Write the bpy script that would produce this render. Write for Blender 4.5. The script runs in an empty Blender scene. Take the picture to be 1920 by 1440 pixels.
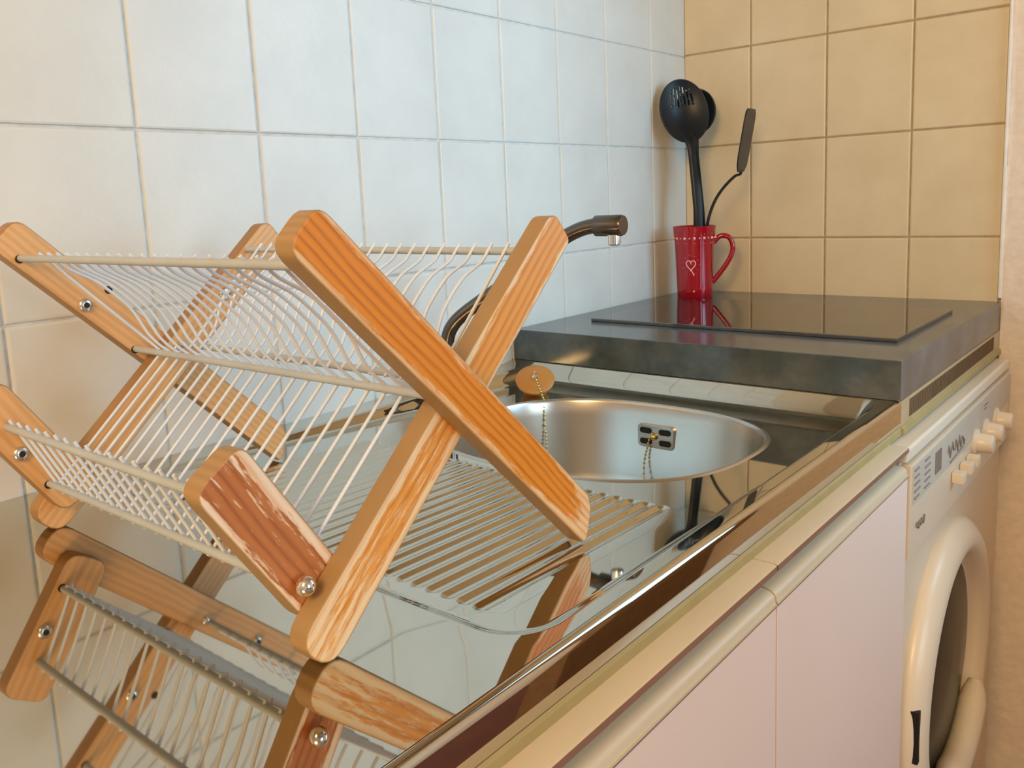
import bpy, bmesh, math, random
import numpy as np
from mathutils import Vector, Matrix
from mathutils.geometry import delaunay_2d_cdt
random.seed(3)
S = bpy.context.scene
COL = S.collection
RY = -4.2
ZO = 1.06                      # measured heights are relative to a tile joint at z = 1.06 m
pi, cos, sin = math.pi, math.cos, math.sin

# ------------------------------------------------------------------ materials
def new_mat(name):
    m = bpy.data.materials.new(name); m.use_nodes = True
    nt = m.node_tree; b = nt.nodes['Principled BSDF']
    return m, nt, b

def N(nt, t, **kw):
    n = nt.nodes.new(t)
    for k, v in kw.items(): setattr(n, k, v)
    return n

def ramp(nt, fac, stops):
    r = N(nt, 'ShaderNodeValToRGB'); e = r.color_ramp.elements
    while len(e) < len(stops): e.new(0.5)
    for i, (p, c) in enumerate(stops):
        e[i].position = p; e[i].color = (*c, 1) if len(c) == 3 else c
    nt.links.new(fac, r.inputs[0]); return r.outputs[0]

def coords(nt, scale=(1, 1, 1), rot=(0, 0, 0)):
    t = N(nt, 'ShaderNodeTexCoord'); m = N(nt, 'ShaderNodeMapping')
    m.inputs['Scale'].default_value = scale; m.inputs['Rotation'].default_value = rot
    nt.links.new(t.outputs['Object'], m.inputs['Vector']); return m.outputs[0]

def noise(nt, vec, scale, detail=3, rough=.5):
    n = N(nt, 'ShaderNodeTexNoise'); n.inputs['Scale'].default_value = scale
    n.inputs['Detail'].default_value = detail; n.inputs['Roughness'].default_value = rough
    if vec is not None: nt.links.new(vec, n.inputs['Vector'])
    return n.outputs['Fac']

def bump(nt, b, h, strength, dist=.002):
    n = N(nt, 'ShaderNodeBump'); n.inputs['Strength'].default_value = strength; n.inputs['Distance'].default_value = dist
    nt.links.new(h, n.inputs['Height']); nt.links.new(n.outputs[0], b.inputs['Normal'])

def simple(name, col, rough=.5, metal=0, var=.06, nscale=30, bmp=0, coat=0, spec=.5):
    m, nt, b = new_mat(name)
    v = coords(nt); f = noise(nt, v, nscale)
    lo = tuple(max(0, c * (1 - var)) for c in col); hi = tuple(min(1, c * (1 + var)) for c in col)
    nt.links.new(ramp(nt, f, [(.3, lo), (.7, hi)]), b.inputs['Base Color'])
    b.inputs['Roughness'].default_value = rough; b.inputs['Metallic'].default_value = metal
    b.inputs['Coat Weight'].default_value = coat; b.inputs['Specular IOR Level'].default_value = spec
    if bmp: bump(nt, b, f, bmp)
    return m

def tile_mat(name, c1, c2):
    m, nt, b = new_mat(name)
    v = coords(nt)
    f = noise(nt, v, 9, 4, .55)
    g = noise(nt, v, 140, 3, .6)
    nt.links.new(ramp(nt, f, [(.3, c1), (.72, c2)]), b.inputs['Base Color'])
    rr = N(nt, 'ShaderNodeMapRange'); rr.inputs['To Min'].default_value = .30; rr.inputs['To Max'].default_value = .5
    nt.links.new(g, rr.inputs['Value']); nt.links.new(rr.outputs[0], b.inputs['Roughness'])
    bump(nt, b, g, .22, .0012)
    return m

def wood_mat(name, stain, dark, pale, edge, bias, s0=None, s1=None, amount=2.0, asym=0, floor=1.5, grain=1.0, raw=(.40, .25, .11), streak=1.0):
    """Stained pine with the stain rubbed off along the edges; gw attribute = (along, across -1..1, side flag)."""
    m, nt, b = new_mat(name); L = nt.links
    a = N(nt, 'ShaderNodeAttribute', attribute_name='gw'); sp = N(nt, 'ShaderNodeSeparateXYZ')
    L.new(a.outputs['Vector'], sp.inputs[0])
    def math_(op, x, y=None, clamp=False):
        n = N(nt, 'ShaderNodeMath', operation=op); n.use_clamp = clamp
        for i, q in enumerate((x, y)):
            if q is None: continue
            if isinstance(q, (int, float)): n.inputs[i].default_value = q
            else: L.new(q, n.inputs[i])
        return n.outputs[0]
    def vec(x, y, z):
        c = N(nt, 'ShaderNodeCombineXYZ')
        for i, q in enumerate((x, y, z)):
            if isinstance(q, (int, float)): c.inputs[i].default_value = q
            else: L.new(q, c.inputs[i])
        return c.outputs[0]
    def mix(f, p, q):
        mx = N(nt, 'ShaderNodeMix', data_type='RGBA')
        L.new(f, mx.inputs['Factor']); L.new(p, mx.inputs['A']); L.new(q, mx.inputs['B']); return mx.outputs['Result']
    s, w, side = sp.outputs
    warp = noise(nt, vec(math_('MULTIPLY', s, 11), math_('MULTIPLY', w, .7), 1.3), 1.0, 2)
    ww = math_('ADD', math_('ADD', w, math_('MULTIPLY', warp, .5)), math_('MULTIPLY', s, .7))
    wave = N(nt, 'ShaderNodeTexWave', wave_type='BANDS', bands_direction='Y', wave_profile='SIN')
    wave.inputs['Scale'].default_value = 1.15 * grain; wave.inputs['Distortion'].default_value = 1.6
    wave.inputs['Detail'].default_value = 2; wave.inputs['Detail Scale'].default_value = .6
    L.new(vec(math_('MULTIPLY', s, 2.5), ww, 0), wave.inputs['Vector'])
    fine = noise(nt, vec(math_('MULTIPLY', s, 26), math_('MULTIPLY', w, 11), 0), 1.0, 4, .65)
    g = math_('ADD', math_('MULTIPLY', wave.outputs['Fac'], .75), math_('MULTIPLY', math_('SUBTRACT', fine, .5), .75))
    md = tuple((p * 1.3 + q * .7) / 2 for p, q in zip(stain, dark))
    stained = ramp(nt, g, [(.0, tuple(min(1, c * 1.12) for c in stain)), (.5, stain), (.68, md), (.92, dark)])
    palec = ramp(nt, g, [(.1, pale), (.5, tuple(c * q for c, q in zip(pale, (.97, .86, .76)))), (.9, tuple(c * q for c, q in zip(pale, (.86, .64, .46))))])
    rawc = ramp(nt, g, [(.1, tuple(min(1, c * 1.06) for c in raw)), (.9, tuple(c * .88 for c in raw))])
    aw = math_('ABSOLUTE', w)
    wn = noise(nt, vec(math_('MULTIPLY', s, 24), math_('MULTIPLY', w, 1.3), 3.3), 1.0, 4, .65)
    wn2 = noise(nt, vec(math_('MULTIPLY', s, 40), math_('MULTIPLY', w, 6.5), 7.1), 1.0, 3, .7)
    k = math_('ADD', math_('MAXIMUM', math_('MULTIPLY', math_('SUBTRACT', aw, edge), 9.0), -floor),
              math_('ADD', math_('MULTIPLY', math_('SUBTRACT', wn, .5), 5.0), math_('MULTIPLY', math_('SUBTRACT', wn2, .5), 5.0 * streak)))
    k = math_('ADD', k, math_('ADD', math_('MULTIPLY', w, asym), bias))
    if s0 is not None:
        mr = N(nt, 'ShaderNodeMapRange'); mr.inputs['From Min'].default_value = s0; mr.inputs['From Max'].default_value = s1
        mr.inputs['To Min'].default_value = amount; mr.inputs['To Max'].default_value = 0.0
        L.new(s, mr.inputs['Value']); k = math_('ADD', k, mr.outputs[0])
    k = math_('MULTIPLY', k, 1.0, True)
    col = mix(k, stained, palec)
    col = mix(math_('MULTIPLY', side, 1.0, True), col, rawc)
    L.new(col, b.inputs['Base Color'])
    b.inputs['Roughness'].default_value = .45
    bump(nt, b, g, .12, .001)
    return m

def steel_mat(name, col, rough, var=.0, scale=(1, 1, 1), aniso=0):
    m, nt, b = new_mat(name)
    b.inputs['Base Color'].default_value = (*col, 1); b.inputs['Metallic'].default_value = 1
    f = noise(nt, coords(nt, scale), 22, 4)
    mr = N(nt, 'ShaderNodeMapRange'); mr.inputs['To Min'].default_value = max(.01, rough - var); mr.inputs['To Max'].default_value = rough + var
    nt.links.new(f, mr.inputs['Value']); nt.links.new(mr.outputs[0], b.inputs['Roughness'])
    return m

M = {}
M['tile'] = tile_mat('glazed_tile', (.665, .645, .595), (.745, .725, .675))
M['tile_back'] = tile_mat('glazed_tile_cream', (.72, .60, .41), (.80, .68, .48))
M['grout'] = simple('grout', (.60, .60, .58), .9, var=.15, nscale=60)
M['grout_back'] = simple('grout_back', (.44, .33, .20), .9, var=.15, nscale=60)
M['plaster'] = simple('rough_plaster', (.90, .80, .71), .9, var=.05, nscale=60, bmp=.9)
M['ceiling'] = simple('ceiling_paint', (.66, .58, .46), .9)
M['brown'] = simple('blocker_brown', (.30, .17, .08), .6, var=.1)  # dark tone the added blocker shows in the steel reflections
M['floor'] = simple('terracotta_floor', (.16, .045, .035), .35, var=.25, nscale=6)
M['bead'] = simple('white_bead', (.92, .90, .88), .4)
M['steel'] = steel_mat('polished_steel', (.60, .555, .46), .032, .006)
M['steel_satin'] = steel_mat('satin_steel', (.60, .56, .50), .28, .0)
M['chrome'] = steel_mat('dark_chrome', (.15, .135, .125), .18, .03)
M['bright'] = steel_mat('bright_chrome', (.85, .85, .85), .08, .02)
M['zinc'] = steel_mat('zinc_screw', (.75, .78, .80), .25, .05)
M['brass'] = steel_mat('brass', (.62, .50, .22), .22, .05)
M['wire'] = simple('white_coated_wire', (.75, .82, .94), .28, var=.02)
M['rail'] = simple('grey_coated_rail', (.46, .52, .60), .35, var=.05)
M['black'] = simple('black_void', (.006, .005, .005), .6)
M['hole'] = simple('drilled_hole', (.03, .015, .01), .8)
M['dark_line'] = simple('plinth_and_painted_shadow', (.20, .13, .08), .7)  # brown shared by the plinth and the painted shadow strips
M['wood_p'] = wood_mat('pine_orange', (.77, .255, .018), (.52, .125, .005), (.92, .60, .32), .80, .35, .352, .290, 3.6, -.3, 2.6, .78)
M['wood_q'] = wood_mat('pine_orange_worn', (.82, .34, .065), (.66, .20, .026), (.95, .71, .44), .76, .05, -.02, .29, 2.7, .25, 1.7, .6, streak=1.5)
M['wood_r'] = wood_mat('pine_red_worn', (.50, .175, .055), (.36, .09, .026), (.94, .76, .59), .74, .8, None, None, 0, 1.3, 1.5, .8, streak=1.6)
M['wood_f'] = wood_mat('pine_tan', (.72, .39, .155), (.66, .335, .125), (.80, .52, .27), .86, -.2, floor=1.6, grain=.7, raw=(.38, .21, .085))
M['slab'] = None
m, nt, b = new_mat('slate_laminate')
v = coords(nt); f = noise(nt, v, 14, 6, .62)
nt.links.new(ramp(nt, f, [(.30, (.026, .042, .050)), (.52, (.058, .078, .086)), (.75, (.12, .135, .14))]), b.inputs['Base Color'])
b.inputs['Roughness'].default_value = .17; b.inputs['Specular IOR Level'].default_value = .5; b.inputs['IOR'].default_value = 1.62
M['slab'] = m
M['glass_black'] = simple('black_ceramic_glass', (.008, .008, .009), .03, var=0, spec=1.0)
M['glass_black'].node_tree.nodes['Principled BSDF'].inputs['IOR'].default_value = 1.9
M['red'] = simple('red_glaze', (.36, .003, .014), .09, var=.06, nscale=8, coat=.4)
M['pink'] = simple('pale_pink_glaze', (.86, .46, .47), .3)
M['plastic'] = simple('black_nylon', (.007, .011, .016), .36, var=.1, spec=.35)
M['rubber'] = simple('caramel_rubber', (.50, .22, .045), .5, var=.05)
M['door'] = simple('pale_pink_laminate', (.95, .75, .655), .42, var=.015, nscale=5)
M['cream'] = simple('cream_profile', (.68, .575, .42), .35, var=.03, nscale=10)
M['lip_edge'] = simple('mauve_edge', (.30, .15, .095), .6)
M['batten'] = simple('yellow_batten', (.40, .30, .12), .45, var=.06)
M['carcass'] = simple('cream_carcass', (.66, .56, .44), .6)
M['vent'] = simple('tan_vent_trim', (.52, .36, .19), .4, var=.05)
M['vent_slot'] = simple('vent_slot_brown', (.13, .07, .025), .7)
M['enamel'] = simple('white_enamel', (.80, .66, .50), .3, var=.015, nscale=4)
M['enamel_ring'] = simple('ivory_plastic', (.86, .74, .58), .3, var=.015, nscale=4)
M['label'] = simple('label_plate', (.60, .54, .45), .4, var=.03)
M['ink'] = simple('grey_ink', (.24, .20, .16), .6)
M['door_glass'] = simple('dark_door_glass', (.006, .005, .005), .22, var=0, spec=.08)
M['frame'] = simple('window_frame_white', (.85, .85, .84), .4)

# ------------------------------------------------------------------ mesh helpers
def link(o, parent=None):
    COL.objects.link(o)
    if parent is not None: o.parent = parent
    return o

def tag(o, label=None, cat=None, group=None, kind=None):
    if label: o['label'] = label
    if cat: o['category'] = cat
    if group: o['group'] = group
    if kind: o['kind'] = kind
    return o

def root(name, loc, label, cat, group=None):
    o = bpy.data.objects.new(name, None); o.empty_display_size = .05
    o.location = loc; link(o); return tag(o, label, cat, group)

def base_of(parent):
    p = parent; off = Vector((0, 0, 0))
    while p is not None: off += p.location; p = p.parent
    return off

class MB:
    """collects world-space geometry, then links it as one mesh object"""
    def __init__(s): s.v = []; s.f = []; s.m = []
    def add(s, vs, fs, mi=0):
        o = len(s.v); s.v += [tuple(x) for x in vs]; s.f += [tuple(i + o for i in f) for f in fs]; s.m += [mi] * len(fs); return s
    def box(s, x0, x1, y0, y1, z0, z1, mi=0):
        vs = [(x, y, z) for x in (x0, x1) for y in (y0, y1) for z in (z0, z1)]
        return s.add(vs, [(0, 1, 3, 2), (4, 6, 7, 5), (0, 4, 5, 1), (2, 3, 7, 6), (0, 2, 6, 4), (1, 5, 7, 3)], mi)
    def tube(s, pts, r, n=10, caps=True, closed=False, mi=0):
        P = [Vector(p) for p in pts]; k = len(P)
        rs = r if isinstance(r, (list, tuple)) else [r] * k
        T = []
        for i in range(k):
            a = P[(i - 1) % k] if (closed or i) else P[i]; c = P[(i + 1) % k] if (closed or i < k - 1) else P[i]
            T.append((c - a).normalized())
        up = Vector((0, 0, 1)) if abs(T[0].z) < .9 else Vector((1, 0, 0))
        u = T[0].cross(up).normalized(); vs = []
        for i in range(k):
            u = (u - T[i] * u.dot(T[i])).normalized(); w = T[i].cross(u)
            for j in range(n):
                a = 2 * pi * j / n; vs.append(P[i] + (u * cos(a) + w * sin(a)) * rs[i])
        fs = []
        for i in range(k if closed else k - 1):
            for j in range(n):
                q = (i + 1) % k
                fs.append((i * n + j, i * n + (j + 1) % n, q * n + (j + 1) % n, q * n + j))
        if caps and not closed:
            fs.append(tuple(range(n))[::-1]); fs.append(tuple((k - 1) * n + j for j in range(n)))
        return s.add(vs, fs, mi)
    def lathe(s, prof, origin, axis=(0, 0, 1), n=40, mi=0, caps=True):
        ax = Vector(axis).normalized(); h = Vector((1, 0, 0)) if abs(ax.x) < .9 else Vector((0, 1, 0))
        u = ax.cross(h).normalized(); w = ax.cross(u); o = Vector(origin); vs = []; fs = []
        for r, z in prof:
            for j in range(n):
                a = 2 * pi * j / n; vs.append(o + ax * z + (u * cos(a) + w * sin(a)) * r)
        for i in range(len(prof) - 1):
            for j in range(n):
                fs.append((i * n + j, i * n + (j + 1) % n, (i + 1) * n + (j + 1) % n, (i + 1) * n + j))
        if caps:
            if prof[0][0] > 1e-5: fs.append(tuple(range(n))[::-1])
            if prof[-1][0] > 1e-5: fs.append(tuple((len(prof) - 1) * n + j for j in range(n)))
        return s.add(vs, fs, mi)
    def ball(s, c, r, n=10, mi=0):
        prof = [(r * sin(pi * i / (n // 2 + 1)) + 1e-6, -r * cos(pi * i / (n // 2 + 1))) for i in range(n // 2 + 2)]
        return s.lathe(prof, c, n=n, caps=False, mi=mi)
    def extrude_x(s, prof, x0, x1, mi=0, caps=True):
        n = len(prof); vs = [(x0, y, z) for y, z in prof] + [(x1, y, z) for y, z in prof]
        fs = [(i, (i + 1) % n, n + (i + 1) % n, n + i) for i in range(n)]
        if caps: fs += [tuple(range(n))[::-1], tuple(range(n, 2 * n))]
        return s.add(vs, fs, mi)
    def build(s, name, mat, parent=None, bevel=0, smooth=False, seg=2, angle=40, flat_normals=False):
        off = base_of(parent)
        me = bpy.data.meshes.new(name)
        me.from_pydata([tuple(Vector(p) - off) for p in s.v], [], s.f)
        mats = mat if isinstance(mat, (list, tuple)) else [mat]
        for q in mats: me.materials.append(q)
        me.polygons.foreach_set('material_index', s.m)
        bm = bmesh.new(); bm.from_mesh(me)
        bmesh.ops.recalc_face_normals(bm, faces=bm.faces)
        if bevel:
            es = [e for e in bm.edges if len(e.link_faces) == 2 and e.calc_face_angle(0) > math.radians(angle)]
            bmesh.ops.bevel(bm, geom=es, offset=bevel, segments=seg, profile=.6, affect='EDGES', clamp_overlap=True)
        bm.to_mesh(me); bm.free()
        if smooth or bevel:
            me.polygons.foreach_set('use_smooth', [True] * len(me.polygons))
            bm = bmesh.new(); bm.from_mesh(me)
            for e in bm.edges:
                if len(e.link_faces) == 2 and e.calc_face_angle(0) > math.radians(50): e.smooth = False
            bm.to_mesh(me); bm.free()
        o = bpy.data.objects.new(name, me)
        if bevel:
            wn = o.modifiers.new('weighted_normals', 'WEIGHTED_NORMAL'); wn.keep_sharp = True; wn.weight = 100
        return link(o, parent)

def spline(pts, n=8):
    """Catmull-Rom through pts"""
    P = [Vector(p) for p in pts]; out = []
    for i in range(len(P) - 1):
        a = P[i - 1] if i else P[i] * 2 - P[i + 1]; b_, c = P[i], P[i + 1]; d = P[i + 2] if i + 2 < len(P) else P[i + 1] * 2 - P[i]
        for k in range(n):
            t = k / n
            out.append(.5 * ((2 * b_) + (c - a) * t + (2 * a - 5 * b_ + 4 * c - d) * t * t + (3 * b_ - a - 3 * c + d) * t ** 3))
    out.append(P[-1]); return out

# ------------------------------------------------------------------ room
def tiled_wall(name, us, zs, place, tile_m, grout_m):
    """individual tiles with a bevelled edge over a grout bed; place(u, z, depth) -> xyz, one mesh"""
    mb = MB(); g = .00125; bv = .0022; th = .0022
    mb.add([place(us[0], zs[0], 0), place(us[-1], zs[0], 0), place(us[-1], zs[-1], 0), place(us[0], zs[-1], 0)], [(0, 1, 2, 3)], 1)
    for i in range(len(us) - 1):
        for j in range(len(zs) - 1):
            a, c, d, e = us[i] + g, us[i + 1] - g, zs[j] + g, zs[j + 1] - g
            h = th + random.uniform(-.0004, .0005)
            rings = [[(a, d), (c, d), (c, e), (a, e)]]
            for q in (bv * .45, bv * 1.3): rings.append([(a + q, d + q), (c - q, d + q), (c - q, e - q), (a + q, e - q)])
            vs = []
            for r_, dep in zip(rings, (0, h * .8, h)): vs += [place(u, z, dep) for u, z in r_]
            fs = [(8, 9, 10, 11)]
            for k in (0, 4):
                fs += [(k + q, k + (q + 1) % 4, k + 4 + (q + 1) % 4, k + 4 + q) for q in range(4)]
            mb.add(vs, fs, 0)
    o = mb.build(name, [tile_m, grout_m], smooth=False)
    return tag(o, kind='structure')

row = .1872
zs = [ZO + row * k for k in range(-2, 6)]
usL = [0, -.1405, -.3022, -.4515, -.6003, -.7475, -.8985, -1.0492, -1.198]
while usL[-1] > -2.6: usL.append(usL[-1] - .1495)
# measured widths run from the corner towards the camera
usL = usL[::-1]
wl = tiled_wall('wall_left', usL, zs, lambda u, z, d: (u, -d, z), M['tile'], M['grout'])
usB = [0, -.1465, -.2965, -.4483, -.596][::-1]
zsb = [ZO + .189 * k for k in range(-1, 6)]
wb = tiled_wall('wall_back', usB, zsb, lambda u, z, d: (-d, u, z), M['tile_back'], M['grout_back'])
# plastered part of the back wall, carrying on past the tiles
mb = MB(); ny, nz = 60, 110
g0, g1, h1 = -.6005, -4.1, 2.4
vs = []
for j in range(nz + 1):
    for i in range(ny + 1):
        y = g0 + (g1 - g0) * (i / ny) ** 2
        vs.append((-.004 + random.uniform(-.0012, .0012), y, h1 * j / nz))
mb.add(vs, [(j * (ny + 1) + i, j * (ny + 1) + i + 1, (j + 1) * (ny + 1) + i + 1, (j + 1) * (ny + 1) + i) for j in range(nz) for i in range(ny)])
tag(mb.build('wall_plaster', M['plaster'], smooth=True), kind='structure')
mb = MB(); mb.box(-.0085, 0, -.6005, -.5955, .955, 2.0)
tag(mb.build('trim_1', M['bead'], bevel=.002), kind='structure')
mb = MB()
mb.box(-3.2, 0, .002, .1, 0, 2.4)
tag(mb.build('wall_left_masonry', M['ceiling']), kind='structure')
mb = MB(); mb.box(.002, .1, RY, 0, 0, 2.4); tag(mb.build('wall_back_masonry', M['ceiling']), kind='structure')
mb = MB(); mb.box(-3.3, -3.2, RY, .1, 0, 2.4); tag(mb.build('wall_front', M['plaster']), kind='structure')
WX0, WX1, WZ0, WZ1 = -2.20, -.70, .85, 2.25

mb = MB()
mb.box(-3.2, WX0, RY, RY + .1, 0, 2.4); mb.box(WX1, 0, RY, RY + .1, 0, 2.4)
mb.box(WX0, WX1, RY, RY + .1, 0, WZ0); mb.box(WX0, WX1, RY, RY + .1, WZ1, 2.4)
tag(mb.build('wall_right', M['plaster']), kind='structure')
mb = MB()
for a, c in ((WX0, WX0 + .05), (WX1 - .05, WX1), ((WX0 + WX1) / 2 - .02, (WX0 + WX1) / 2 + .02)): mb.box(a, c, RY + .02, RY + .07, WZ0, WZ1)
for a, c in ((WZ0, WZ0 + .05), (WZ1 - .05, WZ1)): mb.box(WX0, WX1, RY + .02, RY + .07, a, c)
tag(mb.build('window_1', M['frame']), kind='structure')
PX0, PX1, PZ0, PZ1 = -.48, -.06, 1.05, 2.0
mb = MB(); mb.box(-.56, PX0, -1.3, -1.2, 0, 2.4); mb.box(PX1, 0, -1.3, -1.2, 0, 2.4); mb.box(PX0, PX1, -1.3, -1.2, 0, PZ0); mb.box(PX0, PX1, -1.3, -1.2, PZ1, 2.4)
tag(mb.build('wall_added_blocker', M['brown']), kind='structure')  # added unseen blocker keeping window light off the back wall; opening made up
mb = MB(); mb.box(-3.3, .1, RY, .1, -.1, 0); tag(mb.build('floor', M['floor']), kind='structure')
mb = MB(); mb.box(-3.3, .1, RY, .1, 2.4, 2.5); tag(mb.build('ceiling', M['ceiling']), kind='structure')

# ------------------------------------------------------------------ sink unit
RIM = ZO - .16
AL = .005                      # general level of the steel below its rolled front lip
def D(x): return .003 + .016 * min(1, max(0, (x + 1.27) / .57))
GX0, GX1, GY0, PITCH, NG = -1.266, -1.018, -.5165, .0150, 27
def sstep(t): t = min(1, max(0, t)); return t * t * (3 - 2 * t)
RX0, RX1, RY0, RY1, RR = -1.292, -.45, -.578, -.040, .042
def rr_sdf(x, y):
    cx, cy = (RX0 + RX1) / 2, (RY0 + RY1) / 2
    qx, qy = abs(x - cx) - (RX1 - RX0) / 2 + RR, abs(y - cy) - (RY1 - RY0) / 2 + RR
    return math.hypot(max(qx, 0), max(qy, 0)) + min(max(qx, qy), 0) - RR
def H(x, y):
    d = -rr_sdf(x, y); dep = D(x)
    a = sstep(d / (.012 + .55 * (dep - .003)))
    t = min(1, max(0, (-.6025 - x) / .034))
    h = -(AL + dep * a) * (1 - (1 - t) ** 1.7)
    h *= 1 - sstep((-.5912 - y) / .0028)
    if GX0 - .012 < x < GX1 + .012 and GY0 - PITCH < y < GY0 + PITCH * NG:
        k = (y - GY0) / PITCH
        kk = round(k)
        if 0 <= kk < NG:
            t = (k - kk)                      # -.5 .. .5 across one groove
            prof = (.5 + .5 * cos(2 * pi * t)) ** .85
            rise = .006
            e = min((x - GX0) / rise, (GX1 - x) / rise)
            h -= .0025 * prof * sstep((e + abs(t) * -.8) + .3)
    return h

BC, BA, BB, BN = (-.838, -.326), .1635, .185, 2.55
def sup(a, off=0, n=BN):
    c, s_ = cos(a), sin(a)
    return (BC[0] + (BA + off) * math.copysign(abs(c) ** (2 / n), c), BC[1] + (BB + off) * math.copysign(abs(s_) ** (2 / n), s_))
NB = 96
def sup_even(off):
    raw = [sup(2 * pi * i / 1440, off) for i in range(1440)]
    L = [0]
    for i in range(1440):
        a, c = raw[i], raw[(i + 1) % 1440]; L.append(L[-1] + math.hypot(a[0] - c[0], a[1] - c[1]))
    out = []; j = 0
    for i in range(NB):
        t = L[-1] * i / NB
        while L[j + 1] < t: j += 1
        f = (t - L[j]) / (L[j + 1] - L[j]); a, c = raw[j], raw[(j + 1) % 1440]
        out.append((a[0] + (c[0] - a[0]) * f, a[1] + (c[1] - a[1]) * f))
    return out
SX0, SX1, SY0, SY1 = -1.9, -.598, -.594, -.003
hole = sup_even(.006)
pts = list(hole); edges = [(i, (i + 1) % NB) for i in range(NB)]
def in_hole(x, y, m=.0):
    return (abs((x - BC[0]) / (BA + .006 + m)) ** BN + abs((y - BC[1]) / (BB + .006 + m)) ** BN) < 1
seen = set()
def addp(x, y):
    if not (SX0 <= x <= SX1 and SY0 <= y <= SY1) or in_hole(x, y, .004): return
    k = (round(x, 4), round(y, 4))
    if k in seen: return
    seen.add(k); pts.append((x, y))
# border
for i in range(121):
    x = SX0 + (SX1 - SX0) * i / 120; addp(x, SY0); addp(x, SY1)
for j in range(30): y = SY0 + (SY1 - SY0) * j / 29; addp(SX0, y); addp(SX1, y)
# drainer grooves
xs = [GX0 - .010 + .0018 * i for i in range(15)]; xs += [xs[-1] + (GX1 - .017 - xs[-1]) * i / 10 for i in range(1, 10)]
xs += [GX1 - .015 + .0018 * i for i in range(15)]
for j in range(NG * 10 + 1):
    y = GY0 - PITCH / 2 + PITCH * j / 10
    for x in xs: addp(x, y)
# recess slope: offset loops
LX = [SX0 + (SX1 - SX0) * i / 120 for i in range(121)]
def rr_loop(off):
    r = max(.006, RR - off); x0, x1, y0, y1 = RX0 + off, RX1 - off, RY0 + off, RY1 - off; out = []
    for cx, cy, a0 in ((x0 + r, y0 + r, pi), (x0 + r, y1 - r, .5 * pi)):
        for i in range(15): a = a0 + pi / 2 * i / 14; out.append((cx + r * cos(a), cy + r * sin(a)))
    for x in LX:
        if RX0 + RR + .003 < x < -.645: out += [(x, y0), (x, y1)]
    for i in range(1, 40):
        y = RY0 + RR + (RY1 - RY0 - 2 * RR) * i / 40; out.append((x0, y))
    return out
for i in range(16):
    for x, y in rr_loop(.0215 * i / 15 + .0001): addp(x, y)
# rolled lip along the front
for j in range(8):
    for x in LX: addp(x, -.5940 + .0005 * j)
# far ramp
for i in range(23):
    x = -.600 - .040 * i / 22
    for j in range(100):
        y = SY0 + (SY1 - SY0) * j / 99
        addp(x, y)
for i in range(40):
    x = -.600 - .040 * i / 39
    for j in range(14): addp(x, RY0 - .003 + .0018 * j)
# flat fill
for i in range(45):
    for j in range(22):
        x = SX0 + .029 * i + .0007 * (j % 3); y = SY0 + .0268 * j + .0003
        if GX0 - .015 < x < GX1 + .015 and GY0 - .012 < y < GY0 + PITCH * NG: continue
        if y < -.5885 or abs(rr_sdf(x, y) + .0105) < .0135 or x > -.645: continue
        addp(x, y)
vo, eo, fo, *_ = delaunay_2d_cdt([Vector(p) for p in pts], edges, [], 0, 1e-6)
V2 = [(v[0], v[1]) for v in vo]
F2 = []
for f in fo:
    cx = sum(V2[i][0] for i in f) / len(f); cy = sum(V2[i][1] for i in f) / len(f)
    if in_hole(cx, cy, -.0003): continue
    F2.append(tuple(f))
sink = root('sink_unit', (-.9, -.3, RIM), 'polished stainless steel sink and ribbed drainer set into the counter', 'sink')
off = sink.location
me = bpy.data.meshes.new('drainer_top')
me.from_pydata([(x - off.x, y - off.y, H(x, y)) for x, y in V2], [], F2)
me.materials.append(M['steel'])
bm = bmesh.new(); bm.from_mesh(me)
for f in bm.faces:
    if f.normal.z < 0: f.normal_flip()
bmesh.ops.delete(bm, geom=[v for v in bm.verts if not v.link_faces], context='VERTS')
bm.to_mesh(me); bm.free()
me.polygons.foreach_set('use_smooth', [True] * len(me.polygons))
nrm = []
e = .0004
for v in me.vertices:
    x, y = v.co.x + off.x, v.co.y + off.y
    n = Vector((-(H(x + e, y) - H(x - e, y)) / (2 * e), -(H(x, y + e) - H(x, y - e)) / (2 * e), 1)).normalized(); nrm.append(n)
me.normals_split_custom_set_from_vertices(nrm)
drainer = link(bpy.data.objects.new('drainer_top', me), sink)
# rolled front edge and face
mb = MB()
prof = [(-.580, RIM - .014), (-.5925, RIM - .008), (-.5937, RIM - .0003)] + [(-.594 - .0065 * sin(a), RIM - .0065 + .0065 * cos(a)) for a in [pi / 2 * i / 6 for i in range(1, 7)]]
prof += [(-.6005, RIM - .030), (-.597, RIM - .032), (-.585, RIM - .032), (-.580, RIM - .028)]
mb.extrude_x(prof, SX0, -.598)
mb.build('front_edge', M['steel'], sink, smooth=True)
# bowl
mb = MB(); rings = []
fl = RIM - AL - D(-.70)
for o_, z in ((.006, 0), (.0045, .0012), (.003, .0018), (.0012, .0014), (0, 0), (-.001, -.003), (-.003, -.02), (-.012, -.10), (-.018, -.125), (-.03, -.14), (-.05, -.147), (-.10, -.151), (-.13, -.153)):
    rings.append([(x, y, RIM - AL - D(x) + z) for x, y in sup_even(o_)])
vs = [p for r_ in rings for p in r_]
fs = [(i * NB + j, i * NB + (j + 1) % NB, (i + 1) * NB + (j + 1) % NB, (i + 1) * NB + j) for i in range(len(rings) - 1) for j in range(NB)]
fs.append(tuple((len(rings) - 1) * NB + j for j in range(NB)))
mb.add(vs, fs)
bowl = mb.build('bowl', M['steel_satin'], sink, smooth=True)
mb = MB(); mb.lathe([(.042, 0), (.042, .002), (.034, .003), (.03, .0015), (.001, .0015)], (BC[0], BC[1], RIM - AL - D(BC[0]) - .1528))
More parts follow.
